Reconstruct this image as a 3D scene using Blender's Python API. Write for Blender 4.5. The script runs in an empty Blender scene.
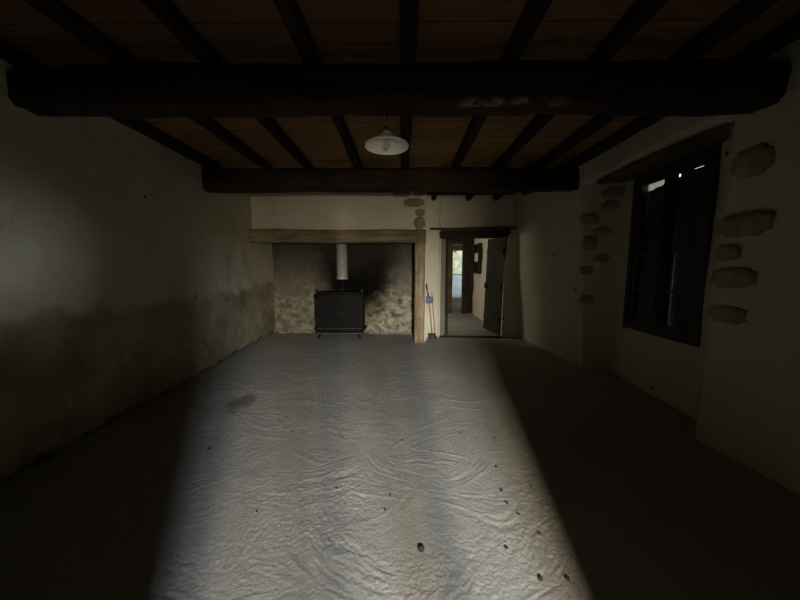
import bpy, bmesh, math, random
import numpy as np
from mathutils import Vector, noise, Matrix
PI = math.pi
random.seed(7)
sc = bpy.context.scene
COL = sc.collection

# ------------------------------------------------------------------ helpers
def tag(o, label=None, cat=None, group=None, kind=None):
    if label: o['label'] = label
    if cat: o['category'] = cat
    if group: o['group'] = group
    if kind: o['kind'] = kind
    return o

def link_mesh(name, verts, faces, mat, parent=None, smooth=True):
    me = bpy.data.meshes.new(name)
    me.from_pydata([tuple(v) for v in verts], [], faces)
    me.update()
    if mat: me.materials.append(mat)
    if smooth:
        me.polygons.foreach_set('use_smooth', [True]*len(me.polygons))
    o = bpy.data.objects.new(name, me)
    COL.objects.link(o)
    if parent: o.parent = parent
    return o

def obj(name, bm, mat, parent=None, smooth=False):
    me = bpy.data.meshes.new(name)
    bmesh.ops.recalc_face_normals(bm, faces=bm.faces[:])
    bm.to_mesh(me); bm.free()
    me.materials.append(mat)
    if smooth:
        me.polygons.foreach_set('use_smooth', [True]*len(me.polygons))
    o = bpy.data.objects.new(name, me)
    COL.objects.link(o)
    if parent: o.parent = parent
    return o

def empty(name, loc=(0, 0, 0), rz=0):
    o = bpy.data.objects.new(name, None)
    o.location = loc; o.rotation_euler = (0, 0, rz)
    COL.objects.link(o)
    return o

def struct(o): o['kind'] = 'structure'; return o

def add_box(bm, lo, hi, bev=0.0, rough=0.0, cuts=0):
    c = [(lo[i]+hi[i])/2 for i in range(3)]; s = [abs(hi[i]-lo[i]) for i in range(3)]
    m = Matrix.Translation(c) @ Matrix.Diagonal((s[0], s[1], s[2], 1))
    r = bmesh.ops.create_cube(bm, size=1, matrix=m)
    vs = r['verts']
    if bev:
        es = list({e for v in vs for e in v.link_edges})
        rr = bmesh.ops.bevel(bm, geom=es, offset=bev, segments=2, affect='EDGES', profile=.5)
    return vs

def add_prism(bm, pts, z0, z1):
    lo = [bm.verts.new((x, y, z0)) for x, y in pts]; hi = [bm.verts.new((x, y, z1)) for x, y in pts]
    n = len(pts)
    for i in range(n):
        j = (i+1) % n
        bm.faces.new((lo[i], lo[j], hi[j], hi[i]))
    bm.faces.new(lo[::-1]); bm.faces.new(hi)

def add_tube(bm, pts, r, seg=12, cap=True):
    """tube through points, r a number or a list"""
    pts = [Vector(p) for p in pts]
    rings = []
    for i, p in enumerate(pts):
        d = (pts[min(i+1, len(pts)-1)]-pts[max(i-1, 0)]).normalized()
        a = d.orthogonal().normalized() if i == 0 else (a - d*a.dot(d)).normalized()
        b = d.cross(a)
        rr = r[i] if isinstance(r, (list, tuple)) else r
        rings.append([bm.verts.new(p + (a*math.cos(2*PI*k/seg)+b*math.sin(2*PI*k/seg))*rr) for k in range(seg)])
    for q in range(len(rings)-1):
        for k in range(seg):
            bm.faces.new((rings[q][k], rings[q][(k+1) % seg], rings[q+1][(k+1) % seg], rings[q+1][k]))
    if cap:
        bm.faces.new(rings[0][::-1]); bm.faces.new(rings[-1])

def add_lathe(bm, prof, c=(0, 0, 0), seg=40):
    rings = []
    for (r, z) in prof:
        rings.append([bm.verts.new((c[0]+max(r, 1e-4)*math.cos(2*PI*k/seg), c[1]+max(r, 1e-4)*math.sin(2*PI*k/seg), c[2]+z)) for k in range(seg)])
    for q in range(len(rings)-1):
        for k in range(seg):
            bm.faces.new((rings[q][k], rings[q][(k+1) % seg], rings[q+1][(k+1) % seg], rings[q+1][k]))

def hewn(name, p0, p1, w, h, mat, parent=None, amp=.012, step=.08, seed=0., wane=.15, sag=0.):
    """rough hewn timber from p0 to p1 (centres of its ends), w across, h high, rounded waney arrises"""
    p0 = Vector(p0); p1 = Vector(p1); L = (p1-p0).length; d = (p1-p0).normalized()
    up = Vector((0, 0, 1)) if abs(d.z) < .9 else Vector((0, 1, 0))
    s = d.cross(up).normalized(); u = s.cross(d)
    n = max(2, int(L/step)); prof = []
    K = 6
    c = min(w, h)*wane
    loop = []
    for (ax, ay, bx, by) in ((-1, -1, 1, -1), (1, -1, 1, 1), (1, 1, -1, 1), (-1, 1, -1, -1)):
        for k in range(K):
            t = k/K
            x = (ax+(bx-ax)*t)*w/2; y = (ay+(by-ay)*t)*h/2
            # pull corners in
            if k == 0: x -= math.copysign(c*.45, x); y -= math.copysign(c*.45, y)
            loop.append((x, y))
    m = len(loop); verts = []; faces = []
    for i in range(n+1):
        t = i/n
        for (x, y) in loop:
            p = p0+d*(L*t)+s*x+u*y
            a = noise.noise(Vector((x*4+seed, y*4, L*t*1.1+seed)))*amp
            b = noise.noise(Vector((x*9+seed+9, y*9, L*t*5)))*amp*.4
            rad = (s*x+u*y).normalized()
            verts.append(p+rad*(a+b) + u*(-sag*4*t*(1-t)) + u*noise.noise(Vector((seed, L*t*.7, 3)))*amp*.8)
    for i in range(n):
        for k in range(m):
            k2 = (k+1) % m
            faces.append((i*m+k, i*m+k2, (i+1)*m+k2, (i+1)*m+k))
    faces.append(tuple(range(m))[::-1]); faces.append(tuple(n*m+k for k in range(m)))
    return link_mesh(name, verts, faces, mat, parent)

def stone(name, c, ex, ez, size, mat, parent=None, seed=0.):
    """flat faced rubble stone: c centre, ex unit along the wall, thickness along the normal"""
    c = Vector(c); ex = Vector(ex).normalized(); ezv = Vector((0, 0, 1)); nn = ex.cross(ezv)
    L, H, T = size
    bm = bmesh.new()
    bmesh.ops.create_cube(bm, size=1)
    bmesh.ops.bevel(bm, geom=bm.edges[:], offset=.16, segments=2, affect='EDGES')
    bmesh.ops.subdivide_edges(bm, edges=[e for e in bm.edges if e.calc_length() > .3], cuts=3, use_grid_fill=True)
    bmesh.ops.smooth_vert(bm, verts=bm.verts[:], factor=.5, use_axis_x=True, use_axis_y=True, use_axis_z=True)
    for v in bm.verts:
        q = v.co*1.06
        k = noise.noise(Vector((q.x*2.2+seed, q.y*2, q.z*2.2+seed*1.7)))
        q.x *= 1+.15*k; q.z *= 1+.22*noise.noise(Vector((q.x*2.5+seed+5, q.z*2, 0)))
        v.co = c + ex*(q.x*L)+ezv*(q.z*H)+nn*(q.y*T*(1+.2*k))
    return obj(name, bm, mat, parent, True)

# ------------------------------------------------------------------ materials
class N:
    def __init__(s, name):
        s.m = bpy.data.materials.new(name); s.m.use_nodes = True
        s.t = s.m.node_tree; s.b = s.t.nodes['Principled BSDF']
        s.g = s.t.nodes.new('ShaderNodeNewGeometry')
    def new(s, ty, **kw):
        n = s.t.nodes.new(ty)
        for k, v in kw.items(): setattr(n, k, v)
        return n
    def L(s, a, b): s.t.links.new(a, b)
    def pos(s, scale=(1, 1, 1), off=(0, 0, 0)):
        mp = s.new('ShaderNodeMapping'); mp.inputs['Scale'].default_value = scale; mp.inputs['Location'].default_value = off
        s.L(s.g.outputs['Position'], mp.inputs['Vector']); return mp.outputs[0]
    def noise(s, scale, detail=4, rough=.55, vec=None, dist=0):
        n = s.new('ShaderNodeTexNoise'); n.inputs['Scale'].default_value = scale; n.inputs['Detail'].default_value = detail
        n.inputs['Roughness'].default_value = rough; n.inputs['Distortion'].default_value = dist
        s.L(vec if vec is not None else s.g.outputs['Position'], n.inputs['Vector']); return n.outputs['Fac']
    def ramp(s, fac, stops):
        r = s.new('ShaderNodeValToRGB'); e = r.color_ramp.elements
        while len(e) < len(stops): e.new(.5)
        for i, (p, c) in enumerate(stops):
            e[i].position = p
            e[i].color = (c, c, c, 1) if isinstance(c, (int, float)) else (*c, 1)
        s.L(fac, r.inputs[0]); return r.outputs[0]
    def math(s, op, a, b=None, c=None, clamp=False):
        n = s.new('ShaderNodeMath', operation=op, use_clamp=clamp)
        for i, v in enumerate((a, b, c)):
            if v is None: continue
            if isinstance(v, (int, float)): n.inputs[i].default_value = v
            else: s.L(v, n.inputs[i])
        return n.outputs[0]
    def mix(s, fac, a, b):
        n = s.new('ShaderNodeMix', data_type='RGBA')
        for i, v in ((0, fac), (6, a), (7, b)):
            if isinstance(v, (int, float)): n.inputs[i].default_value = v
            elif isinstance(v, tuple): n.inputs[i].default_value = (*v, 1)
            else: s.L(v, n.inputs[i])
        return n.outputs[2]
    def xyz(s):
        n = s.new('ShaderNodeSeparateXYZ'); s.L(s.g.outputs['Position'], n.inputs[0]); return n.outputs
    def bump(s, h, strength=.5, dist=.01, prev=None):
        n = s.new('ShaderNodeBump'); n.inputs['Strength'].default_value = strength; n.inputs['Distance'].default_value = dist
        s.L(h, n.inputs['Height'])
        if prev is not None: s.L(prev, n.inputs['Normal'])
        return n.outputs[0]
    def out(s, col, rough=.9, normal=None, metal=0, spec=.3):
        for k, v in (('Base Color', col), ('Roughness', rough), ('Metallic', metal), ('Specular IOR Level', spec)):
            if isinstance(v, (int, float)): s.b.inputs[k].default_value = v
            elif isinstance(v, tuple): s.b.inputs[k].default_value = (*v, 1)
            else: s.L(v, s.b.inputs[k])
        if normal is not None: s.L(normal, s.b.inputs['Normal'])
        return s.m

def ss(n, x, a, b):
    """smoothstep a..b"""
    r = n.new('ShaderNodeMapRange', interpolation_type='SMOOTHSTEP')
    n.L(x, r.inputs['Value']); r.inputs['From Min'].default_value = a; r.inputs['From Max'].default_value = b
    return r.outputs[0]

def plaster(name, base=(.60, .57, .49), damp=None, foot=True, dampcol=(.24, .20, .115), rubble=False):
    n = N(name)
    big = n.noise(.9, 5, .6); mid = n.noise(5, 6, .65); fine = n.noise(40, 4, .6)
    c = n.mix(n.ramp(big, [(.35, 0), (.7, 1)]), tuple(x*.86 for x in base), base)
    c = n.mix(n.ramp(mid, [(.5, 0), (.78, .35)]), c, tuple(x*.68 for x in base))
    X = n.xyz()
    if damp:
        # tide line of rising damp, edge wanders along the wall
        e = n.math('ADD', X[2], n.math('MULTIPLY', n.math('SUBTRACT', n.noise(1.3, 4, .6), .5), -.9))
        m = n.math('SUBTRACT', 1, ss(n, e, damp-.06, damp+.05))
        mm = n.math('MULTIPLY', m, n.ramp(n.noise(2.1, 6, .65), [(.30, .40), (.60, .95)]))
        c = n.mix(mm, c, dampcol)
        tide = n.math('MULTIPLY', n.math('SUBTRACT', 1, n.math('ABSOLUTE', n.math('MULTIPLY', n.math('SUBTRACT', e, damp), 14)), clamp=True), .45, clamp=True)
        c = n.mix(tide, c, tuple(x*.45 for x in base))
        # pale salt blooms
        c = n.mix(n.math('MULTIPLY', n.ramp(n.noise(3.1, 6, .7, n.pos((1, 1, 1), (4, 2, 0))), [(.56, 0), (.7, .55)]), m), c, (.55, .52, .44))
    if foot:
        e = n.math('ADD', X[2], n.math('MULTIPLY', n.noise(2.4, 6, .75), -.55))
        m = n.math('SUBTRACT', 1, ss(n, e, -.265, -.235))
        c = n.mix(m, c, (.06, .045, .028))
    if damp:
        c = n.mix(n.ramp(n.noise(1.5, 7, .72, n.pos((1, 1, .8), (7, 1, 5)), .6), [(.42, .35), (.62, 0)]), c, tuple(x*.6 for x in base))
    # little dark chips
    v = n.new('ShaderNodeTexVoronoi'); v.inputs['Scale'].default_value = 2.1; n.L(n.pos((1, 1, 1), (3.3, 1.7, .4)), v.inputs['Vector'])
    c = n.mix(n.math('LESS_THAN', v.outputs['Distance'], .045), c, (.05, .04, .03))
    b = n.bump(big, .6, .05); b = n.bump(mid, .5, .02, b); b = n.bump(fine, .35, .004, b)
    return n.out(c, .93, b, spec=.15)

def wood(name, dark, light, scale=(1, 1, 1), stretch=(1, .08, 1), rough=.8, bump=.5):
    n = N(name)
    vec = n.pos(tuple(a*b for a, b in zip(scale, stretch)))
    g = n.noise(22, 6, .65, vec, .4); big = n.noise(2.2, 4, .6)
    c = n.mix(n.ramp(g, [(.35, 0), (.68, 1)]), dark, light)
    c = n.mix(n.ramp(big, [(.35, .55), (.65, 0)]), c, tuple(x*.45 for x in dark))
    if name == 'dark_oak':
        X = n.xyz()
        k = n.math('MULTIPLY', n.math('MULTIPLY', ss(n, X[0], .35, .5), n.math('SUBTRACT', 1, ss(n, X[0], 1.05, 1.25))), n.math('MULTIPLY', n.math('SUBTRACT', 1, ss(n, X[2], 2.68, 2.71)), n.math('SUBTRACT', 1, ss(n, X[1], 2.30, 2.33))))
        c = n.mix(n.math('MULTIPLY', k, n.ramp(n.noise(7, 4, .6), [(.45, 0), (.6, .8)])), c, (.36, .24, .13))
    b = n.bump(g, bump, .01); b = n.bump(big, .4, .03, b)
    return n.out(c, rough, b, spec=.2)

M = {}
M['plaster_left'] = plaster('lime_plaster_damp', (.56, .51, .385), damp=1.12, dampcol=(.19, .16, .095))
M['plaster_right'] = plaster('lime_plaster', (.50, .46, .36), foot=False)
M['plaster_back'] = plaster('lime_plaster_white', (.70, .65, .53), foot=False)
M['beam'] = wood('dark_oak', (.022, .013, .008), (.065, .039, .022), stretch=(.08, 1, 1))
M['joist'] = wood('dark_joist_wood', (.016, .010, .007), (.042, .026, .016), stretch=(1, .08, 1))
M['mantel'] = wood('grey_brown_oak', (.16, .125, .07), (.37, .30, .185), stretch=(.07, 1, 1))
M['post'] = wood('pale_oak_post', (.22, .155, .10), (.50, .40, .28), stretch=(1, 1, .07))
M['door_wood'] = wood('dark_door_wood', (.026, .021, .015), (.070, .056, .040), stretch=(1, 1, .06))
M['frame_wood'] = wood('painted_dark_frame', (.018, .017, .016), (.035, .032, .03), stretch=(1, 1, .1), rough=.55)
M['lintel'] = wood('weathered_lintel_wood', (.07, .052, .036), (.16, .12, .08), stretch=(.2, .08, 1))

def mat_boards():
    n = N('ceiling_boards')
    X = n.xyz()
    y = n.math('MULTIPLY', X[1], 1/.19)
    cell = n.math('FLOOR', y); fr = n.math('FRACT', y)
    seam = n.math('LESS_THAN', n.math('MINIMUM', fr, n.math('SUBTRACT', 1, fr)), .022)
    wn = n.new('ShaderNodeTexWhiteNoise', noise_dimensions='1D'); n.L(cell, wn.inputs['W'])
    cb = n.new('ShaderNodeCombineXYZ'); n.L(n.math('ADD', n.math('MULTIPLY', X[0], .5), n.math('MULTIPLY', cell, 3.7)), cb.inputs[0]); n.L(n.math('MULTIPLY', X[1], 5), cb.inputs[1])
    g = n.noise(5, 6, .6, cb.outputs[0], .8)
    c = n.mix(n.ramp(g, [(.32, 0), (.7, 1)]), (.20, .115, .048), (.42, .255, .12))
    c = n.mix(n.math('MULTIPLY', wn.outputs[0], .35), c, (.20, .10, .04))
    # knots
    v = n.new('ShaderNodeTexVoronoi'); v.inputs['Scale'].default_value = 3.4; n.L(n.g.outputs['Position'], v.inputs['Vector'])
    c = n.mix(n.ramp(v.outputs['Distance'], [(.05, .8), (.12, 0)]), c, (.09, .04, .018))
    c = n.mix(n.ramp(n.noise(1.1, 3), [(.4, .5), (.65, 0)]), c, (.15, .075, .035))
    c = n.mix(n.math('MULTIPLY', n.math('SUBTRACT', 1, ss(n, X[1], 2.25, 2.35)), .5), c, (.09, .038, .016))   # redder boards before the first beam, their dimness painted into the colour
    c = n.mix(seam, c, (.03, .018, .01))
    return n.out(c, .75, n.bump(g, .25, .006), spec=.2)
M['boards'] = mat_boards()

def mat_floor():
    n = N('trowelled_cement')
    big = n.noise(.7, 4, .6); mid = n.noise(7, 6, .7); fine = n.noise(90, 4, .7); gr = n.noise(260, 2, .5)
    c = n.mix(n.ramp(big, [(.35, 0), (.65, 1)]), (.27, .27, .26), (.35, .345, .325))
    c = n.mix(n.ramp(mid, [(.45, 0), (.75, .5)]), c, (.25, .245, .23))
    c = n.mix(n.ramp(fine, [(.25, .7), (.45, 0)]), c, (.14, .135, .12))
    c = n.mix(n.ramp(n.noise(60, 5, .75), [(.58, 0), (.72, .5)]), c, (.55, .54, .50))
    # dark greasy mark left of the middle
    X = n.xyz()
    dx = n.math('MULTIPLY', n.math('ADD', X[0], 1.80), 1/.13); dy = n.math('MULTIPLY', n.math('SUBTRACT', X[1], 3.2), 1/.22)
    d = n.math('ADD', n.math('ADD', n.math('MULTIPLY', dx, dx), n.math('MULTIPLY', dy, dy)), n.math('MULTIPLY', n.math('SUBTRACT', n.noise(9, 4), .5), 4))
    c = n.mix(n.math('MULTIPLY', n.math('SUBTRACT', 1, ss(n, d, .4, 1.4)), .6), c, (.07, .055, .04))
    b = n.bump(mid, .45, .012)
    b = n.bump(n.noise(70, 6, .8, None, .8), 1, .0075, b)
    b = n.bump(fine, .9, .004, b); b = n.bump(gr, .6, .0015, b)
    return n.out(c, .70, b, spec=.35)
M['floor'] = mat_floor()

def mat_soot_wall():
    n = N('sooty_recess_plaster')
    X = n.xyz()
    big = n.noise(1.6, 5, .6); mid = n.noise(6, 7, .7); st = n.noise(4.6, 8, .74, n.pos((1, 1, 1.25)), .35)
    c = n.mix(n.ramp(mid, [(.35, 0), (.7, 1)]), (.30, .26, .19), (.47, .43, .34))
    # lower part: plaster flaked off, whitish patches over brown rubble
    low = n.math('SUBTRACT', 1, ss(n, n.math('ADD', X[2], n.math('MULTIPLY', n.math('SUBTRACT', big, .5), -1.6)), .85, 1.12))
    rub = n.mix(n.ramp(st, [(.41, 0), (.57, 1)]), (.22, .165, .10), (.70, .65, .49))
    c = n.mix(low, c, rub)
    # soot: black plume over the stove, wider and greyer above
    dx = n.math('MULTIPLY', n.math('ADD', X[0], 1.05), 1/.92); dz = n.math('MULTIPLY', n.math('SUBTRACT', X[2], 1.7), 1/1.35)
    d = n.math('SQRT', n.math('ADD', n.math('MULTIPLY', dx, dx), n.math('MULTIPLY', dz, dz)))
    d = n.math('ADD', d, n.math('MULTIPLY', n.math('SUBTRACT', n.noise(2.6, 5, .65), .5), .55))
    s1 = n.math('SUBTRACT', 1, ss(n, d, .66, 1.3))
    # left half of the hearth wall browner, dimness away from the beam painted in
    c = n.mix(n.math('MULTIPLY', n.math('SUBTRACT', 1, ss(n, n.math('ADD', X[0], n.math('MULTIPLY', mid, .6)), -1.6, -.7)), .5), c, (.17, .145, .09))
    c = n.mix(s1, c, (.008, .007, .006))
    s2 = n.math('MULTIPLY', ss(n, n.math('ADD', X[2], n.math('MULTIPLY', n.math('SUBTRACT', big, .5), 1.2)), 1.0, 2.1), .82)
    c = n.mix(s2, c, (.07, .058, .042))
    b = n.bump(st, 1.0, .12); b = n.bump(mid, .6, .015, b)
    return n.out(c, .95, b, spec=.1)
M['soot'] = mat_soot_wall()

def simple(name, col, rough=.6, metal=0, bscale=0, spec=.4, var=.25):
    n = N(name)
    g = n.noise(bscale or 18, 5, .6)
    c = n.mix(n.ramp(g, [(.3, 0), (.7, 1)]), tuple(x*(1-var) for x in col), col)
    return n.out(c, rough, n.bump(g, .25, .004), metal, spec)
M['stone'] = simple('brown_fieldstone', (.34, .29, .20), .9, bscale=9, spec=.1, var=.45)
M['stone_pale'] = simple('grey_fieldstone', (.32, .275, .20), .9, bscale=9, spec=.1, var=.4)
M['iron'] = simple('black_cast_iron', (.007, .0065, .006), .6, .0, 14, .18)
M['iron_grey'] = simple('worn_grey_iron', (.075, .07, .062), .5, .3, 20, .4)
M['zinc'] = simple('galvanised_flue', (.62, .60, .54), .45, .35, 10, .5)
M['enamel'] = simple('white_enamel', (.80, .81, .76), .35, 0, 6, .5, .08)
M['brass'] = simple('aged_brass', (.16, .11, .06), .5, .6, 20)
M['cord'] = simple('white_flex', (.75, .70, .58), .6)
M['blue'] = simple('blue_plastic', (.007, .038, .14), .4, 0, 8, .5, .2)
M['handle'] = simple('pale_wood_handle', (.36, .28, .19), .55)
M['black'] = simple('black_rubber', (.015, .015, .015), .6)
M['pebble'] = simple('dark_grit', (.035, .03, .026), .9)
M['debris'] = simple('plaster_crumb', (.58, .54, .45), .95, bscale=30)
M['hedge'] = simple('pale_green_foliage', (.93, .92, .62), .9, bscale=3, var=.2)
M['outwall'] = simple('whitewashed_wall', (.62, .66, .66), .9, bscale=3)
M['shutter'] = wood('blue_grey_shutter_wood', (.045, .050, .055), (.08, .088, .095), stretch=(1, 1, .06))
M['ground'] = simple('pale_gravel_ground', (.34, .33, .29), .95, bscale=12)
def mat_glass():
    n = N('window_glass'); t = n.t
    n.b.inputs['Base Color'].default_value = (.92, .95, .95, 1); n.b.inputs['Roughness'].default_value = .03
    n.b.inputs['Transmission Weight'].default_value = 1; n.b.inputs['IOR'].default_value = 1.1
    return n.m
M['glass'] = mat_glass()
def mat_bulb():
    n = N('clear_bulb_glass')
    n.b.inputs['Base Color'].default_value = (.9, .92, .9, 1); n.b.inputs['Roughness'].default_value = .05
    n.b.inputs['Transmission Weight'].default_value = .8; n.b.inputs['IOR'].default_value = 1.3
    return n.m
M['bulb'] = mat_bulb()

# ------------------------------------------------------------------ floor with trowel relief
def build_floor():
    xs = np.concatenate([np.arange(-3.35, -2.5, .03), np.arange(-2.5, 1.7, .0062), np.arange(1.7, 3.2, .03)])
    ys = [-.4]
    while ys[-1] < 1.1: ys.append(ys[-1]+.04)
    while ys[-1] < 6.5: ys.append(ys[-1]+.0050+.0030*(ys[-1]-1.1))
    while ys[-1] < 7.05: ys.append(ys[-1]+.03)
    ys = np.array(ys)
    X, Y = np.meshgrid(xs, ys)
    rs = np.random.RandomState(5)
    T = rs.uniform(-1, 1, (256, 256))
    def vn(a, b):
        ia = np.floor(a).astype(int); ib = np.floor(b).astype(int)
        fa = a-ia; fb = b-ib
        fa = fa*fa*(3-2*fa); fb = fb*fb*(3-2*fb)
        i0, i1, j0, j1 = ia & 255, (ia+1) & 255, ib & 255, (ib+1) & 255
        return (T[i0, j0]*(1-fa)+T[i1, j0]*fa)*(1-fb)+(T[i0, j1]*(1-fa)+T[i1, j1]*fa)*fb
    H = vn(X*30, Y*30)*.0008
    for i in range(420):
        # the mason worked in half circles, sweeping the trowel from side to side
        px, py = rs.uniform(-3.2, 2.7), rs.uniform(.6, 7.0)
        R = rs.uniform(.30, .95); ang = rs.normal(-PI/2, .8)
        if rs.rand() < .25: ang = rs.uniform(0, 2*PI)
        cx, cy = px-R*math.cos(ang), py-R*math.sin(ang)
        bw = rs.uniform(.08, .20); da = rs.uniform(.45, 1.0); k1, k2, k3 = rs.uniform(0, 90, 3)
        reach = R*min(1, da)+bw+.1
        xi = slice(*np.searchsorted(xs, (px-reach*1.2, px+reach*1.2))); yi = slice(*np.searchsorted(ys, (py-reach*1.2, py+reach*1.2)))
        if xi.start == xi.stop or yi.start == yi.stop: continue
        x_, y_ = X[yi, xi], Y[yi, xi]
        dx = x_-cx; dy = y_-cy
        r = np.hypot(dx, dy); th = np.arctan2(dy, dx)
        r = r + vn(x_*5+k1, y_*5)*.03+vn(x_*14+k1, y_*14)*.008
        dth = np.abs((th-ang+PI) % (2*PI)-PI)
        m = np.clip((1-np.abs(r-R)/bw)*1.6, 0, 1)*np.clip((da-dth)/.35, 0, 1)
        m = m*m*(3-2*m)
        sl = th*R
        g = vn(r*46+k1, sl*5+k2)
        g = 1-2*np.abs(g)                      # sharp crested ridges
        g2 = vn(r*88+k2, sl*20+k3); g3 = vn(r*22+k3, sl*3+k1)
        fade = .55+.45*vn(x_*3.1+k1, y_*3.1+k2)
        q = (.0034*g*fade+.0019*g2+.0017*g3)*rs.uniform(.6, 1.35)
        lip = .0038*np.exp(-((r-R-bw*.75)/.012)**2)*np.clip((da-dth)/.3, 0, 1)*np.clip(vn(r*7+k3, sl*6+k1)+.3, 0, 1)
        H[yi, xi] = H[yi, xi]*(1-m)+q*m+lip
    # torn, pitted patches and a slow unevenness
    P = np.clip(vn(X*2.6+3, Y*2.6)*1.4+.15, 0, 1)
    H += P*(vn(X*85, Y*85)*.0024+np.abs(vn(X*45+7, Y*45))*-.0030)
    H += vn(X*110+9, Y*110+4)*.0009 + vn(X*7, Y*7)*.0016 + vn(X*1.7+40, Y*1.7)*.004
    H -= .006
    verts = np.stack([X, Y, H], -1).reshape(-1, 3)
    nx, ny = len(xs), len(ys)
    idx = np.arange(nx*ny).reshape(ny, nx)
    f = np.stack([idx[:-1, :-1], idx[:-1, 1:], idx[1:, 1:], idx[1:, :-1]], -1).reshape(-1, 4)
    me = bpy.data.meshes.new('floor')
    me.vertices.add(len(verts)); me.vertices.foreach_set('co', verts.astype(np.float32).ravel())
    me.loops.add(f.size); me.loops.foreach_set('vertex_index', f.ravel().astype(np.int32))
    me.polygons.add(len(f)); me.polygons.foreach_set('loop_start', np.arange(0, f.size, 4, dtype=np.int32))
    me.polygons.foreach_set('loop_total', np.full(len(f), 4, dtype=np.int32))
    me.update(calc_edges=True); me.validate()
    me.polygons.foreach_set('use_smooth', [True]*len(me.polygons))
    me.materials.append(M['floor'])
    o = bpy.data.objects.new('floor', me); COL.objects.link(o)
    struct(o); return o
build_floor()

def slab(name, boxes, mat, bev=0):
    bm = bmesh.new()
    for lo, hi in boxes: add_box(bm, lo, hi, bev)
    return struct(obj(name, bm, mat))

CZ = 3.06
# ------------------------------------------------------------------ left wall (undulating surface with thickness behind)
def sheet(name, fn, nu, nv, mat, keep=None, flip=False):
    verts = []; faces = []
    for j in range(nv+1):
        for i in range(nu+1):
            verts.append(fn(i/nu, j/nv))
    for j in range(nv):
        for i in range(nu):
            a = j*(nu+1)+i
            q = (a, a+1, a+nu+2, a+nu+1)
            if keep:
                c = sum((Vector(verts[k]) for k in q), Vector())/4
                if not keep(c): continue
            faces.append(q[::-1] if flip else q)
    o = link_mesh(name, verts, faces, mat)
    return o
def left_x(y): return -2.70-.042*y
def lw(u, v):
    y = -.4+u*7.45; z = -.03+v*(CZ+.06)
    x = left_x(y) + noise.noise(Vector((y*.9, z*1.1, 2)))*.035 + noise.noise(Vector((y*3, z*3.5, 7)))*.012
    # ragged foot: the plaster has broken off the bottom
    t = .02+.20*noise.noise(Vector((y*2.1, 4, 4)))+.06*noise.noise(Vector((y*9, 1, 1)))
    if z < t: x -= .035
    return (x-.02*v, y, z)
lo = sheet('wall_left', lw, 200, 110, M['plaster_left']); struct(lo)
md = lo.modifiers.new('solid', 'SOLIDIFY'); md.thickness = .3; md.offset = -1

# ------------------------------------------------------------------ right wall with deep window niche
def plan(pts, n):
    P = [Vector((x, y)) for x, y in pts]
    L = [0]
    for a, b in zip(P, P[1:]): L.append(L[-1]+(b-a).length)
    out = []
    for i in range(n+1):
        s = L[-1]*i/n
        for k in range(len(P)-1):
            if s <= L[k+1]+1e-9:
                t = (s-L[k])/(L[k+1]-L[k]); out.append(P[k].lerp(P[k+1], t)); break
    # soften the corners
    for _ in range(2):
        out = [out[0]]+[(out[i-1]+out[i]*2+out[i+1])/4 for i in range(1, n)]+[out[-1]]
    return out
NU = 260
niche_p = plan([(2.70, -.4), (2.64, 1.87), (2.60, 2.56), (2.90, 2.72), (2.94, 2.96), (3.0, 3.95), (3.04, 4.18), (2.74, 4.44), (2.52, 6.5)], NU)
flat_p = plan([(2.70, -.4), (2.64, 1.87), (2.60, 2.56), (2.66, 3.4), (2.74, 4.44), (2.52, 6.5)], NU)
def rw(u, v):
    i = min(NU, int(round(u*NU))); z = -.03+v*(CZ+.06)
    a = niche_p[i]; b = flat_p[i]
    # match by y so the soffit runs square
    top = 2.66+.05*math.sin((a.y-2.6)/1.8*PI) if 2.6 < a.y < 4.4 else 2.66
    t = min(1, max(0, (z-top)/.07)); t = t*t*(3-2*t)
    # base line x for this y
    by = a.y
    bx = 2.64
    for k in range(NU):
        if flat_p[k].y <= by <= flat_p[k+1].y:
            q = (by-flat_p[k].y)/max(1e-6, flat_p[k+1].y-flat_p[k].y); bx = flat_p[k].x+(flat_p[k+1].x-flat_p[k].x)*q; break
    x = a.x+(bx-a.x)*t
    far = min(1, max(0, (a.y-4.05)/.35)); far = far*far*(3-2*far)
    x -= .20*max(0, z)/2.8*far
    x += .05*max(0, z)/2.8*(1 if a.y < 2.6 else 0)
    x += noise.noise(Vector((by*1.1, z*1.2, 20)))*.018+noise.noise(Vector((by*4, z*4, 27)))*.006
    return (x, a.y+noise.noise(Vector((z*2.3, 5, 1)))*.01, z)
WY0, WY1, WZ0, WZ1 = 2.92, 3.98, .74, 2.62
def keepw(c):
    if WY0+.05 < c.y < WY1-.05 and WZ0+.05 < c.z < WZ1-.05 and c.x > 2.8: return False
    if .35 < c.y < .95 and 1.35 < c.z < 1.95: return False   # opening of the added side window
    return True
ro = sheet('wall_right', rw, NU, 120, M['plaster_right'], keepw, flip=True); struct(ro)
md = ro.modifiers.new('solid', 'SOLIDIFY'); md.thickness = .12; md.offset = -1
# wooden lintel boards in the niche soffit
bm = bmesh.new()
add_box(bm, (2.68, 2.58, 2.645), (3.02, 4.32, 2.70), .008)
o = struct(obj('trim_1', bm, M['lintel']))

# ------------------------------------------------------------------ walls at the far end
# chimney breast above the mantel
def bw(u, v):
    x = -3.0+u*3.46; z = 2.2+v*(CZ-2.2+.02)
    return (x, 6.0+noise.noise(Vector((x*.9, z*1.2, 40)))*.02+noise.noise(Vector((x*4, z*4, 47)))*.006, z)
o = sheet('wall_chimney_breast', bw, 90, 30, M['plaster_back'])
o.name = 'wall_chimney'; struct(o)
md = o.modifiers.new('solid', 'SOLIDIFY'); md.thickness = .3; md.offset = -1
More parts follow.
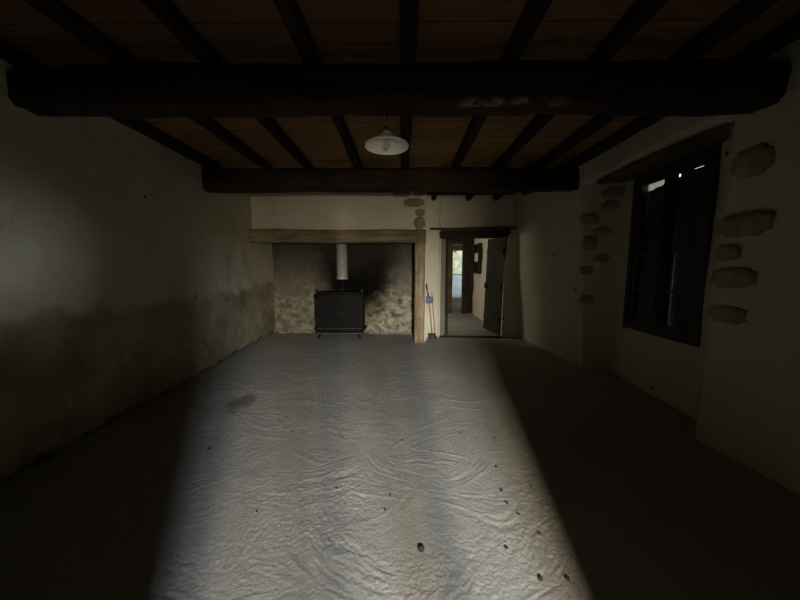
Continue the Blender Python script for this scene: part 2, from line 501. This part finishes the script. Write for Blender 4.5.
# recess back and right cheek
def rb(u, v):
    x = -3.1+u*3.4; z = -.03+v*3.1
    k = 1 if z < 1.1 else .5
    return (x, 6.95+k*noise.noise(Vector((x*2.2, z*2.6, 60)))*.05+k*noise.noise(Vector((x*7, z*8, 67)))*.018, z)
o = sheet('wall_fireplace', rb, 150, 120, M['soot']); struct(o)
md = o.modifiers.new('solid', 'SOLIDIFY'); md.thickness = .1; md.offset = -1
slab('wall_recess_right', [((.28, 6.12, -.03), (.44, 7.05, CZ))], M['soot'])
# doorway wall
bm = bmesh.new()
def add_wallprism(bm, pts, z0, z1): add_prism(bm, pts, z0, z1)
add_prism(bm, [(.44, 6.02), (.462, 6.02), (.462, 6.42), (.60, 6.42), (.80, 6.43), (.96, 6.80), (.44, 6.80)], -.03, CZ)
add_prism(bm, [(2.15, 6.42), (2.75, 6.42), (2.75, 6.80), (2.15, 6.80)], -.03, CZ)
add_prism(bm, [(.80, 6.43), (2.15, 6.42), (2.15, 6.80), (.96, 6.80)], 2.22, CZ)
bmesh.ops.bevel(bm, geom=[e for e in bm.edges if abs((e.verts[0].co-e.verts[1].co).z) > 1 and abs(e.verts[0].co.x-.80) < .01 and e.verts[0].co.z < 1], offset=.03, segments=3, affect='EDGES')
o = struct(obj('wall_back', bm, M['plaster_back']))

# ceiling: boards
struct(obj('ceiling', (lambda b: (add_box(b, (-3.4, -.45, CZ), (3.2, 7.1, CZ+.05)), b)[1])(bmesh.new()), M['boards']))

# ------------------------------------------------------------------ beams and joists
B1 = hewn('ceiling_beam', (-3.3, 2.36, 2.80), (3.0, 2.36, 2.80), .24, .285, M['beam'], amp=.03, seed=3, wane=.22)
tag(B1, 'thick dark hewn oak beam nearest the lamp, crossing the room', 'beam', kind='thing')
B2 = hewn('ceiling_beam', (-3.05, 4.60, 2.785), (2.75, 4.60, 2.785), .24, .31, M['beam'], amp=.018, seed=13, wane=.2)
tag(B2, 'thick dark oak beam crossing just in front of the chimney breast', 'beam', kind='thing')
JX = [(-2.80, 'against the left wall'), (-2.03, 'one bay in from the left wall'), (-1.40, 'two joists left of the lamp'),
      (-.655, 'just left of the hanging lamp'), (.035, 'just right of the hanging lamp'), (.78, 'second to the right of the hanging lamp'),
      (1.42, 'third to the right of the hanging lamp'), (2.02, 'next to last before the right wall'), (2.50, 'against the right wall over the window')]
for i, (x, w) in enumerate(JX):
    wd = .10 if i not in (0, 8) else .12
    j = hewn('ceiling_joist', (x+random.uniform(-.02, .02), -.4, 3.002), (x, 4.72, 3.002), wd, .11, M['joist'], amp=.016, seed=i*5.1, wane=.25)
    tag(j, 'dark wooden ceiling joist '+w, 'joist', 'ceiling joists', kind='thing')
for i, (x, w) in enumerate([(.64, 'above the wall left of the doorway'), (1.36, 'above the middle of the doorway'), (1.92, 'above the right side of the doorway'), (2.40, 'in the corner of the right wall past the doorway')]):
    j = hewn('joist_end', (x, 4.74, 2.955), (x, 6.47, 2.945), .10, .12, M['joist'], amp=.012, seed=200+i*5.1, wane=.25)
    tag(j, 'dark end of a short joist '+w, 'joist', 'joist ends over the doorway', kind='thing')
# wall plate strip at the far end over the doorway
bm = bmesh.new(); add_box(bm, (.47, 6.36, 3.0), (2.5, 6.42, 3.058), .005)
struct(obj('trim_2', bm, M['lintel']))

# ------------------------------------------------------------------ fireplace timber
mt = empty('fireplace_mantel', (-1.27, 5.98, 0))
def rel(o, p):
    o.parent = p; o.matrix_parent_inverse = Matrix.Translation(-p.location); return o
m1 = hewn('mantel_beam', (-3.0, 5.97, 2.115), (.45, 5.97, 2.115), .24, .25, M['mantel'], amp=.02, seed=31, wane=.15); rel(m1, mt)
m2 = hewn('post', (.335, 5.98, -.01), (.34, 5.98, 2.0), .20, .20, M['post'], amp=.012, seed=37, wane=.1); rel(m2, mt)
tag(mt, 'heavy wooden mantel beam and its post framing the wide fireplace recess', 'fireplace surround')

# exposed stones
wc = bpy.data.objects['wall_chimney']
for k, (x, z, L, H) in enumerate([(-.02, 2.91, .30, .09), (.31, 2.93, .20, .10), (.22, 2.76, .36, .15), (.34, 2.57, .17, .13), (.33, 2.37, .20, .22)]):
    s = stone('quoin_stone', (x, 5.985, z), (1, 0, 0), 0, (L, H, .05), M['stone_pale'], seed=k*3.3); s.parent = wc
A, Bv = Vector((2.74, 4.44)), Vector((3.04, 4.18)); dAB = (Bv-A).normalized()
for k, (t, z, L, H) in enumerate([(.19, 2.52, .27, .13), (.17, 2.35, .24, .15), (.03, 2.2, .16, .16), (.13, 2.02, .20, .10), (.03, 1.86, .13, .20), (.12, 1.64, .18, .12), (.0, 1.47, .12, .13), (.0, 1.04, .13, .13)]):
    p = A+dAB*(t+.05); L *= 1.35
    lean = .20*z/2.8*min(1, max(0, (p.y-4.05)/.35))
    s = stone('quoin_stone', (p.x-lean+.006, p.y+.008, z), (dAB.x, dAB.y, 0), 0, (L, H, .05), M['stone'], seed=20+k*3.3); s.parent = ro
for k, (y, z, L, H) in enumerate([(2.40, 2.30, .26, .20), (2.40, 1.83, .34, .17), (2.48, 1.62, .16, .12), (2.42, 1.42, .30, .15), (2.43, 1.13, .28, .13)]):
    s = stone('quoin_stone', (2.605+.05*z/2.8, y, z), (0, 1, 0), 0, (L, H, .05), M['stone'], seed=60+k*3.3); s.parent = ro

# ------------------------------------------------------------------ window in the niche
def rect_frame(bm, y0, y1, z0, z1, w, xa, xb, xs=None):
    add_box(bm, (xa, y0, z0), (xb, y0+w, z1), .004); add_box(bm, (xa, y1-w, z0), (xb, y1, z1), .004)
    add_box(bm, (xa, y0+w, z0), (xb, y1-w, z0+w), .004); add_box(bm, (xa, y0+w, z1-w), (xb, y1-w, z1), .004)
win = empty('window_1', (2.98, 3.45, 0)); win.rotation_euler = (0, 0, 0); struct(win)
# the window plane turns slightly with the niche
def W(o):
    o.parent = win; return o
CY = 3.45
bm = bmesh.new(); rect_frame(bm, -.53, .53, .72, 2.64, .075, -.045, .09); W(obj('window_frame', bm, M['frame_wood']))
for s in (-1, 1):
    y0, y1 = (-.455, -.004) if s < 0 else (.004, .455)
    bm = bmesh.new(); rect_frame(bm, y0, y1, .795, 2.565, .062, -.03, .02)
    sash = W(obj('sash', bm, M['frame_wood']))
    bm = bmesh.new()
    for z in (1.24, 1.68, 2.13): add_box(bm, (-.025, y0+.06, z-.014), (.015, y1-.06, z+.014), .003)
    o = obj('glazing_bar', bm, M['frame_wood']); o.parent = sash
    bm = bmesh.new(); add_box(bm, (-.004, y0+.055, .85), (.0, y1-.055, 2.51)); o = obj('pane', bm, M['glass']); o.parent = sash
bm = bmesh.new(); add_box(bm, (-.055, -.03, .80), (-.02, .03, 2.56), .006); W(obj('meeting_stile', bm, M['frame_wood']))
bm = bmesh.new(); add_tube(bm, [(-.068, 0, .95), (-.068, 0, 2.45)], .007); add_box(bm, (-.085, -.018, 1.55), (-.055, .018, 1.66), .004); W(obj('espagnolette_bolt', bm, M['iron']))
win.location = (2.965, 3.45, 0); win.rotation_euler = (0, 0, -.035)
# closed board shutters outside, with slits of daylight
for s in (-1, 1):
    bm = bmesh.new()
    y0, y1 = (-.50, -.006) if s < 0 else (.010, .50)
    nb = 4; w = (y1-y0)/nb
    for k in range(nb):
        add_box(bm, (.11, y0+k*w+.0002, .70), (.135, y0+(k+1)*w-.0002, (2.525+.004*k if s < 0 else 2.505-.016*k)), .0)
    if s > 0: add_box(bm, (.13, -.03, 1.62), (.15, .05, 2.60), .002)
    for z in (1.0, 2.2): add_box(bm, (.135, y0+.03, z-.05), (.16, y1-.03, z+.05), .003)
    W(obj('shutter', bm, M['shutter']))
# outer reveal boxes round the window so that daylight only enters through it
bm = bmesh.new()
for lo, hi in (((.03, -.62, .60), (.34, -.50, 2.75)), ((.03, .50, .60), (.34, .62, 2.75)), ((.03, -.62, .58), (.34, .62, .70)), ((.03, -.62, 2.64), (.34, .62, 2.78))):
    add_box(bm, lo, hi)
W(obj('reveal', bm, M['plaster_right']))

# unseen small window added nearer the camera to light a patch of left wall
w3 = empty('added_side_window', (2.72, .65, 1.65)); struct(w3)
bm = bmesh.new()
for lo, hi in (((.02, -.40, -.40), (.50, -.27, .40)), ((.02, .27, -.40), (.50, .40, .40)), ((.02, -.27, -.40), (.50, .27, -.27)), ((.02, -.27, .27), (.50, .27, .40))): add_box(bm, lo, hi)
o = obj('reveal', bm, M['plaster_right']); o.parent = w3
bm = bmesh.new(); rect_frame(bm, -.27, .27, -.27, .27, .04, .06, .10); add_box(bm, (.065, -.27, -.015), (.095, .27, .015))
o = obj('window_frame', bm, M['frame_wood']); o.parent = w3

# ------------------------------------------------------------------ doorway
d1 = empty('door_1', (1.5, 6.6, 0)); struct(d1)
def D(o): return rel(o, d1)
D(hewn('door_post', (1.0, 6.74, 0), (.985, 6.74, 2.16), .05, .09, M['door_wood'], amp=.008, seed=81, wane=.1))
D(hewn('door_post', (2.17, 6.74, 0), (2.16, 6.74, 2.16), .06, .09, M['door_wood'], amp=.008, seed=83, wane=.1))
D(hewn('door_lintel', (.78, 6.56, 2.195), (2.2, 6.56, 2.205), .36, .13, M['door_wood'], amp=.01, seed=85, wane=.1))
D(hewn('lintel_board', (.57, 6.40, 2.315), (2.36, 6.40, 2.325), .06, .05, M['lintel'], amp=.018, seed=88, wane=.2))
D(hewn('architrave', (.80, 6.415, 2.245), (2.26, 6.415, 2.25), .03, .10, M['lintel'], amp=.01, seed=89, wane=.1))
D(hewn('threshold', (.80, 6.44, .004), (2.16, 6.44, .004), .10, .035, M['door_wood'], amp=.006, seed=90))
# leaf swung away into the next room
leaf = bmesh.new()
nb = 4; Ld = .70
for k in range(nb):
    add_box(leaf, (k*Ld/nb+.001, -.02, .02), ((k+1)*Ld/nb-.001, .02, 2.13), .004)
for z in (.35, 1.1, 1.85): add_box(leaf, (.03, .018, z-.06), (Ld-.03, .045, z+.06), .004)
lf = obj('door_leaf', leaf, M['door_wood']); lf.parent = d1
lf.location = (2.145-1.5, 6.50-6.6, 0); lf.rotation_euler = (0, math.radians(-2.8), math.radians(105))
bm = bmesh.new(); add_box(bm, (.58, .045, 1.0), (.66, .07, 1.12), .004); add_tube(bm, [(.62, .07, 1.06), (.62, .10, 1.06), (.56, .11, 1.06)], .008)
o = obj('door_latch', bm, M['iron']); o.parent = lf

# ------------------------------------------------------------------ rooms beyond
def wallbox(name, boxes, mat): return slab(name, boxes, mat)
slab('floor_passage', [((-1.6, 7.1, -.06), (3.6, 15.7, -.004)), ((.46, 6.8, -.06), (3.6, 7.1, -.004))], M['floor'])
slab('floor_sill', [((.4, 6.46, -.06), (2.8, 6.9, -.002))], M['floor'])
slab('ceiling_passage', [((-1.7, 7.1, 2.62), (3.7, 15.8, 2.7)), ((.46, 6.8, 2.62), (3.7, 7.1, 2.7))], M['plaster_back'])
slab('wall_passage_left', [((-1.7, 7.1, -.06), (-1.6, 15.8, 2.65)), ((-1.7, 7.05, -.06), (.45, 7.1, 2.65))], M['plaster_back'])
# right wall of the passage, rough plaster
def pr(u, v):
    y = 6.8+u*3.2; z = -.05+v*2.72
    k = 1.6 if z < 1.3 else .7
    return (2.22+.033*(y-6.8)+k*noise.noise(Vector((y*2.4, z*2.4, 90)))*.035, y, z)
o = sheet('wall_passage_right', pr, 70, 60, M['plaster_back'], flip=True); struct(o)
md = o.modifiers.new('solid', 'SOLIDIFY'); md.thickness = .1; md.offset = -1
slab('wall_passage_back', [((-1.6, 9.96, -.05), (1.25, 10.3, 2.65)), ((2.05, 9.96, -.05), (3.6, 10.3, 2.65)), ((1.25, 9.96, 2.32), (2.05, 10.3, 2.65))], M['plaster_back'])
slab('wall_far_right', [((3.55, 10.3, -.05), (3.65, 15.7, 2.65))], M['plaster_back'])
slab('wall_far_back', [((-1.6, 15.6, -.05), (2.42, 15.75, 2.65)), ((3.12, 15.6, -.05), (3.6, 15.75, 2.65)), ((2.42, 15.6, 2.45), (3.12, 15.75, 2.65))], M['plaster_back'])
d2 = empty('door_2', (1.8, 10, 0)); struct(d2)
D2 = lambda o: rel(o, d2)
D2(hewn('door_post', (2.03, 9.93, 0), (2.03, 9.93, 2.35), .12, .12, M['door_wood'], amp=.01, seed=101))
D2(hewn('door_post', (1.55, 9.96, 0), (1.55, 9.96, 2.35), .18, .16, M['lintel'], amp=.01, seed=102))
D2(hewn('door_lintel', (1.15, 9.93, 2.36), (2.3, 9.93, 2.36), .14, .14, M['door_wood'], amp=.012, seed=103))
bm = bmesh.new()
for k in range(3): add_box(bm, (2.075+k*.08, 9.86, .02), (2.150+k*.08, 9.90, 2.28), .004)
D2(obj('door_leaf', bm, M['door_wood']))
# tall glazed doors in the last room, ajar to daylight
d3 = empty('door_3', (2.77, 15.6, 0)); struct(d3)
bm = bmesh.new()
add_box(bm, (2.42, 15.56, 0), (2.48, 15.64, 2.45), .004); add_box(bm, (3.06, 15.56, 0), (3.12, 15.64, 2.45), .004); add_box(bm, (2.48, 15.56, 2.38), (3.06, 15.64, 2.45), .004)
for z in (1.15,): add_box(bm, (2.48, 15.58, z-.02), (3.06, 15.62, z+.02), .003)
o = obj('door_frame', bm, M['outwall']); rel(o, d3)
# curtain hanging inside, gathered to the left
def cur(u, v):
    x = 2.30+.22*u*(1-.35*math.sin(v*PI)); z = .55+v*1.95
    return (x, 15.42+.025*math.sin(u*26+v*1.5), z)
cu = sheet('curtain', cur, 60, 16, simple('pale_curtain_cloth', (.60, .60, .48), .9, bscale=4))
md = cu.modifiers.new('solid', 'SOLIDIFY'); md.thickness = .004
tag(cu, 'pale curtain hanging beside the bright glazed door in the last room', 'curtain')
# outside: low white wall, hedge and ground
slab('exterior_ground', [((-4, 15.75, -.12), (12, 26, -.06))], M['ground'])
slab('exterior_low_wall', [((0, 18.0, -.1), (9, 18.25, 1.0))], M['outwall'])
hv = []; hf = []
hd = sheet('hedge', lambda u, v: (u*10-.5, 20.8+1.2*noise.noise(Vector((u*14, v*5, 3)))+.5*noise.noise(Vector((u*50, v*18, 3))), -.1+v*4.2), 120, 50, M['hedge'])
tag(hd, 'pale green hedge seen through the far glazed door', 'hedge')
md = hd.modifiers.new('solid', 'SOLIDIFY'); md.thickness = .8; md.offset = 1

# wall cupboard on the passage wall
cb = empty('wall_cupboard', (2.27, 9.0, 1.35))
bm = bmesh.new(); rect_frame(bm, -.30, .30, -.02, .86, .05, -.10, .03); add_box(bm, (-.0, -.26, .0), (.03, .26, .84)); add_box(bm, (-.09, -.26, .30), (0, .26, .33)); add_box(bm, (-.09, -.26, .60), (0, .26, .63))
o = obj('cabinet_body', bm, M['door_wood']); o.parent = cb
bm = bmesh.new(); add_box(bm, (-.075, -.25, .345), (-.06, .25, .585), .002); o = obj('pale_panel', bm, M['enamel']); o.parent = cb
tag(cb, 'small dark wall cupboard with a pale panel on the passage wall beyond the doorway', 'cupboard')

# ------------------------------------------------------------------ wood stove
st = empty('wood_stove', (-1.36, 6.62, 0))
def S(name, fnc, mat=M['iron'], parent=None, smooth=False):
    bm = bmesh.new(); fnc(bm); o = obj(name, bm, mat, None, smooth); o.parent = parent or st; return o
def body(b):
    add_box(b, (-.50, -.20, .16), (.50, .22, .90), .015)
    add_box(b, (-.54, -.24, .13), (.54, .24, .18), .012)
    add_box(b, (-.545, -.25, .90), (.545, .25, .945), .014)
    add_box(b, (-.50, -.22, .945), (.50, .2, .985), .012)
S('stove_body', body)
def base(b): add_box(b, (-.52, -.34, .085), (.52, -.2, .125), .01); add_box(b, (-.50, -.2, .085), (.50, .22, .125), .01)
S('ash_shelf', base, M['iron_grey'])
for sx in (-1, 1):
    S('column', lambda b, sx=sx: (add_tube(b, [(sx*.515, -.235, z) for z in (.17, .21, .24, .5, .82, .86, .90)], [.036, .036, .022, .026, .022, .036, .036], 14)))
    S('finial', lambda b, sx=sx: add_lathe(b, [(0, 0), (.02, 0), (.014, .015), (.026, .035), (.018, .055), (0, .062)], (sx*.49, -.2, .985), 16), M['iron_grey'] if sx > 0 else M['iron'], smooth=True)
    for yy in (-.24, .17):
        S('leg', lambda b, sx=sx, yy=yy: add_tube(b, [(sx*.38, yy, .10), (sx*.42, yy-.02, .07), (sx*.44, yy-.04, .04), (sx*.43, yy-.05, .015), (sx*.47, yy-.06, -.002)], [.03, .026, .02, .018, .022], 10), smooth=True)
for s in (-1, 1):
    def dr(b, s=s):
        x0, x1 = (-.36, -.005) if s < 0 else (.005, .36)
        x0 += .03; x1 += .03
        rz0, rz1 = .23, .80
        add_box(b, (x0, -.232, rz0), (x1, -.20, rz1), .006)
        for q in (0, 1): add_box(b, (x0, -.245, rz0 if q == 0 else rz1-.04), (x1, -.225, rz0+.04 if q == 0 else rz1), .004)
        for q in (x0, x1-.035): add_box(b, (q, -.245, rz0+.04), (q+.035, -.225, rz1-.04), .004)
        for k in range(5):
            xx = x0+.065+k*(x1-x0-.13)/4
            add_box(b, (xx-.012, -.262, rz0+.05), (xx+.012, -.23, rz1-.05), .004)
    dd = S('stove_door', dr)
    S('handle', lambda b, s=s: add_tube(b, [(.03+s*.035, -.245, .50), (.03+s*.035, -.28, .50), (.03+s*.035, -.285, .56)], .008, 8), M['iron_grey'], dd)
S('bottom_rail', lambda b: [add_tube(b, [(-.48, -.27, .20), (.48, -.27, .20)], .012, 8)]+[add_tube(b, [(x, -.27, .20), (x, -.23, .185)], .008, 6) for x in (-.45, -.15, .15, .45)], M['iron_grey'])
S('flue_collar', lambda b: add_tube(b, [(.03, 0, .98), (.03, 0, 1.06), (.03, 0, 1.07), (.03, 0, 1.27)], [.10, .10, .085, .085], 24), smooth=True)
S('flue_pipe', lambda b: add_tube(b, [(.03, 0, 1.25), (.03, 0, 1.252), (.03, 0, 1.29), (.03, 0, 1.30), (.03, 0, 3.0)], [.10, .128, .128, .118, .118], 28), M['zinc'], smooth=True)
tag(st, 'black cast iron wood stove with a galvanised flue in the fireplace recess', 'stove')
# plaster crumbs fallen along the back of the recess: nobody could count them
bm = bmesh.new()
for i in range(230):
    if random.random() < .8: x = random.uniform(-.76, .24); y = 6.9-abs(random.gauss(0, .09))
    else: x = random.uniform(-2.9, -2.1); y = 6.9-abs(random.gauss(0, .06))
    r = random.uniform(.006, .026)
    rr = bmesh.ops.create_icosphere(bm, subdivisions=1, radius=r, matrix=Matrix.Translation((x, y, r*.3)) @ Matrix.Rotation(random.random()*6, 4, 'Z') @ Matrix.Diagonal((1.3, 1, .6, 1)))
o = obj('plaster_crumbs', bm, M['debris'])
tag(o, 'pale plaster crumbs fallen along the back of the fireplace recess', 'debris', kind='stuff')

# ------------------------------------------------------------------ hanging lamp
lp = empty('pendant_lamp', (-.124, 2.45, 2.438))
def Lm(name, f, mat, parent=None, smooth=True):
    bm = bmesh.new(); f(bm); o = obj(name, bm, mat, None, smooth); o.parent = parent or lp; return o
prof = [(.171, .000), (.174, .004), (.165, .014), (.13, .034), (.09, .056), (.055, .080), (.032, .105), (.028, .118)]
inner = [(r-.003, z-.004) for r, z in prof[::-1]]
sh = Lm('lamp_shade', lambda b: add_lathe(b, prof+inner[:-1]+[(.169, -.001), (.171, 0)], seg=56), M['enamel'])
Lm('shade_cap', lambda b: add_lathe(b, [(.0, .15), (.012, .15), (.02, .14), (.034, .125), (.036, .112), (.03, .108)], seg=24), M['brass'])
Lm('socket', lambda b: add_lathe(b, [(.0, .12), (.02, .12), (.02, .075), (.017, .07), (0, .07)], seg=20), M['cord'])
Lm('bulb', lambda b: add_lathe(b, [(.013, .075), (.014, .06), (.024, .038), (.030, .018), (.028, .0), (.018, -.013), (.0, -.018)], seg=24), M['bulb'])
Lm('filament', lambda b: [add_tube(b, [(0, 0, .07), (0, 0, .03)], .003, 8), add_tube(b, [(-.01, 0, .03), (0, 0, .015), (.01, 0, .03)], .0015, 6)], M['enamel'])
Lm('cord', lambda b: add_tube(b, [(0, 0, .15), (.001, .002, .17), (0, .004, .20)], .0035, 8), M['cord'])
Lm('ceiling_hook', lambda b: add_tube(b, [(0, .004, .19), (0, .0, .205), (0, -.005, .212), (0, -.012, .222)], .004, 8), M['iron'])
tag(lp, 'white enamel saucer shade pendant lamp with clear bulb hanging from the near beam', 'lamp')

# ------------------------------------------------------------------ broom and dustpan beside the doorway
br = empty('broom', (.62, 6.33, 0))
def Br(name, f, mat, parent=None, smooth=False):
    bm = bmesh.new(); f(bm); o = obj(name, bm, mat, None, smooth); o.parent = parent or br; return o
Br('handle', lambda b: add_tube(b, [(.015, 0, .09), (-.02, .03, .5), (-.10, .075, 1.06)], .011, 10), M['handle'], smooth=True)
Br('grip', lambda b: add_tube(b, [(-.093, .071, 1.02), (-.113, .083, 1.14), (-.116, .083, 1.17)], [.016, .018, .012], 10), M['black'], smooth=True)
def head(b):
    add_box(b, (-.07, -.025, .07), (.09, .025, .105), .008)
Br('broom_head', head, M['black'])
def bri(b):
    for i in range(60):
        x = -.065+.15*random.random(); y = random.uniform(-.02, .02)
        add_tube(b, [(x, y, .075), (x*1.25, y*1.5, .002)], .003, 4)
Br('bristles', bri, M['black'])
tag(br, 'thin wooden broom leaning on the wall between fireplace post and doorway', 'broom')
dp = empty('dustpan', (.555, 6.28, .76)); dp.scale = (.82, 1, .85)
def Dp(name, f, mat): bm = bmesh.new(); f(bm); o = obj(name, bm, mat); o.parent = dp; return o
def pan(b):
    add_box(b, (-.10, -.006, 0), (.10, 0, .16), .002)
    add_box(b, (-.105, -.05, .03), (-.097, 0, .165), .002); add_box(b, (.097, -.05, .03), (.105, 0, .165), .002)
    add_box(b, (-.105, -.055, .155), (.105, 0, .168), .003)
    return
Dp('pan', pan, M['blue'])
Dp('handle', lambda b: add_tube(b, [(-.01, -.01, .165), (-.015, .0, .21), (-.02, .012, .27)], [.013, .011, .012], 10), M['blue'])
tag(dp, 'blue plastic dustpan hanging in front of the broom handle', 'dustpan')
sk = empty('long_handled_scraper', (.71, 6.34, 0))
bm = bmesh.new(); add_tube(bm, [(0, 0, .03), (-.04, .03, .45), (-.085, .072, .98)], .008, 8); o = obj('handle', bm, M['handle'], sk, True)
bm = bmesh.new(); add_box(bm, (-.04, -.006, .0), (.04, .006, .05), .003); o = obj('blade', bm, M['iron_grey'], sk)
tag(sk, 'thin stick with a small flat blade leaning right beside the broom', 'scraper')
s = stone('stone', (.475, 6.14, .028), (1, 0, 0), 0, (.07, .055, .06), M['debris'], seed=4.4)
tag(s, 'small pale stone lying at the foot of the fireplace post', 'stone')

# ------------------------------------------------------------------ grit on the floor
PB = [(-1.61, 2.34, 1.6), (-1.02, 2.61, 1), (-.53, 2.51, .9), (0, 2.48, 1.1), (.10, 1.46, 2.0), (.53, 2.60, 1), (.82, 2.52, 1),
      (.71, 2.13, 1.1), (.67, 1.89, 1.2), (.67, 1.78, 1), (.71, 1.69, .9), (.89, 1.93, 1), (.56, 1.47, 1.1), (.67, 1.31, 1.4), (.80, 1.31, 1.2),
      (.78, 1.56, 1), (-.08, 1.84, .9), (-.11, 1.72, .8), (-1.22, 2.82, .9), (.33, 3.3, .8), (-.45, 1.9, .8), (-.9, 1.7, .8)]
proto = None
for i, (x, y, s_) in enumerate(PB):
    if proto is None:
        bm = bmesh.new(); bmesh.ops.create_icosphere(bm, subdivisions=2, radius=.011)
        for v in bm.verts: v.co *= 1+.5*noise.noise(v.co*90); v.co.z *= .6
        proto = obj('grit_pebble', bm, M['pebble'], None, True); o = proto
    else:
        o = proto.copy(); COL.objects.link(o)
    o.location = (x, y, .004); o.scale = (s_*.78,)*3; o.rotation_euler = (0, 0, i*1.3)
    big = s_ >= 1.6
    tag(o, 'tiny dark pebble lying on the bright trowelled cement floor' if not big else
        ('largest dark pebble on the bright middle of the cement floor' if x > 0 else 'dark double sized pebble near the left edge of the bright floor'), 'pebble', 'dark pebbles on the floor')

# ------------------------------------------------------------------ wall behind the camera; unseen lobby and slot shaped to form the floor beam
slab('wall_front', [((-3.4, -.45, -.05), (-.17, -.40, CZ)), ((.575, -.45, -.05), (3.2, -.40, CZ)), ((-.17, -.45, 1.72), (.575, -.40, CZ))], M['plaster_right'])
slab('wall_beam_slot', [((-1.3, -1.75, -.05), (.33, -1.62, CZ)), ((.59, -1.75, -.05), (2.1, -1.62, CZ)), ((.33, -1.75, -.05), (.59, -1.62, 1.25)), ((.33, -1.75, 2.06), (.59, -1.62, CZ)),
                    ((-1.4, -1.75, -.05), (-1.3, -.4, CZ)), ((2.1, -1.75, -.05), (2.2, -.4, CZ)), ((-1.4, -1.75, CZ), (2.2, -.4, CZ+.05))], M['plaster_right'])
slab('floor_lobby', [((-1.4, -1.75, -.05), (2.2, -.38, -.004))], M['floor'])
d4 = empty('added_shade_bars', (.2, -.42, 0)); struct(d4)
bm = bmesh.new()
for x, w in ((.335, .036), (.10, .02)): add_box(bm, (x-w/2, -.435, 0), (x+w/2, -.415, 1.72), .002)  # thin unseen bars added to throw soft bands across the floor light
o = obj('glazing_bar', bm, M['frame_wood']); rel(o, d4)

def area(name, loc, target, sx, sy, power, color, spread=180):
    l = bpy.data.lights.new(name, 'AREA'); l.shape = 'RECTANGLE'; l.size = sx; l.size_y = sy
    l.energy = power; l.color = color; l.spread = math.radians(spread)
    o = bpy.data.objects.new(name, l); COL.objects.link(o); o.location = loc
    o.rotation_euler = (Vector(target)-Vector(loc)).to_track_quat('-Z', 'Y').to_euler()
    return o
area('daylight_cool', (.53, -1.60, 1.78), (.1, 5.2, .5), .09, .30, 28, (.80, .90, 1.0), 100)
area('daylight_neutral', (.46, -1.60, 1.78), (.2, 5.2, .5), .10, .30, 33, (.90, .95, 1.0), 100)
area('daylight_warm', (.39, -1.60, 1.78), (.6, 5.2, .5), .08, .30, 45, (1.0, .86, .60), 96)
area('added_fill_low', (.46, -1.55, 1.5), (0, 6, 1.7), .22, .36, 22, (1.0, .87, .64), 75)  # added fill lamp that lifts the far wall
area('added_side_light', (3.2, .65, 1.65), (-2.8, 2.2, 1.56), .26, .26, .30, (.80, .90, 1.0), 13)  # narrow lamp behind the added window, makes the left wall patch
area('daylight_passage', (-1.2, 8.3, 1.7), (2.2, 8.2, 1.0), .9, 1.1, 22, (1.0, .93, .80), 180)
area('daylight_far_room', (3.3, 12.6, 1.6), (0, 12, 1.0), .9, 1.1, 8, (.95, 1.0, .85), 180)

# ------------------------------------------------------------------ world, camera, view
w = bpy.data.worlds.new('World'); sc.world = w; w.use_nodes = True
bg = w.node_tree.nodes['Background']; bg.inputs[0].default_value = (.80, .90, 1.0, 1); bg.inputs[1].default_value = 1.5
cam = bpy.data.cameras.new('Camera'); cam.sensor_width = 36; cam.lens = 13.5; cam.clip_start = .02
co = bpy.data.objects.new('Camera', cam); COL.objects.link(co)
co.location = (0, 0, 1.5); co.rotation_euler = (math.radians(90-6.1), 0, math.radians(.5))
sc.camera = co
sc.view_settings.view_transform = 'Standard'; sc.view_settings.look = 'None'; sc.view_settings.gamma = 1
sc.view_settings.use_curve_mapping = False; sc.view_settings.exposure = 0
sc.cycles.use_denoising = True
sc.cycles.denoising_input_passes = 'RGB_ALBEDO_NORMAL'; sc.cycles.denoising_prefilter = 'ACCURATE'
sc.cycles.max_bounces = 8; sc.cycles.diffuse_bounces = 5
sc.cycles.sample_clamp_indirect = 4
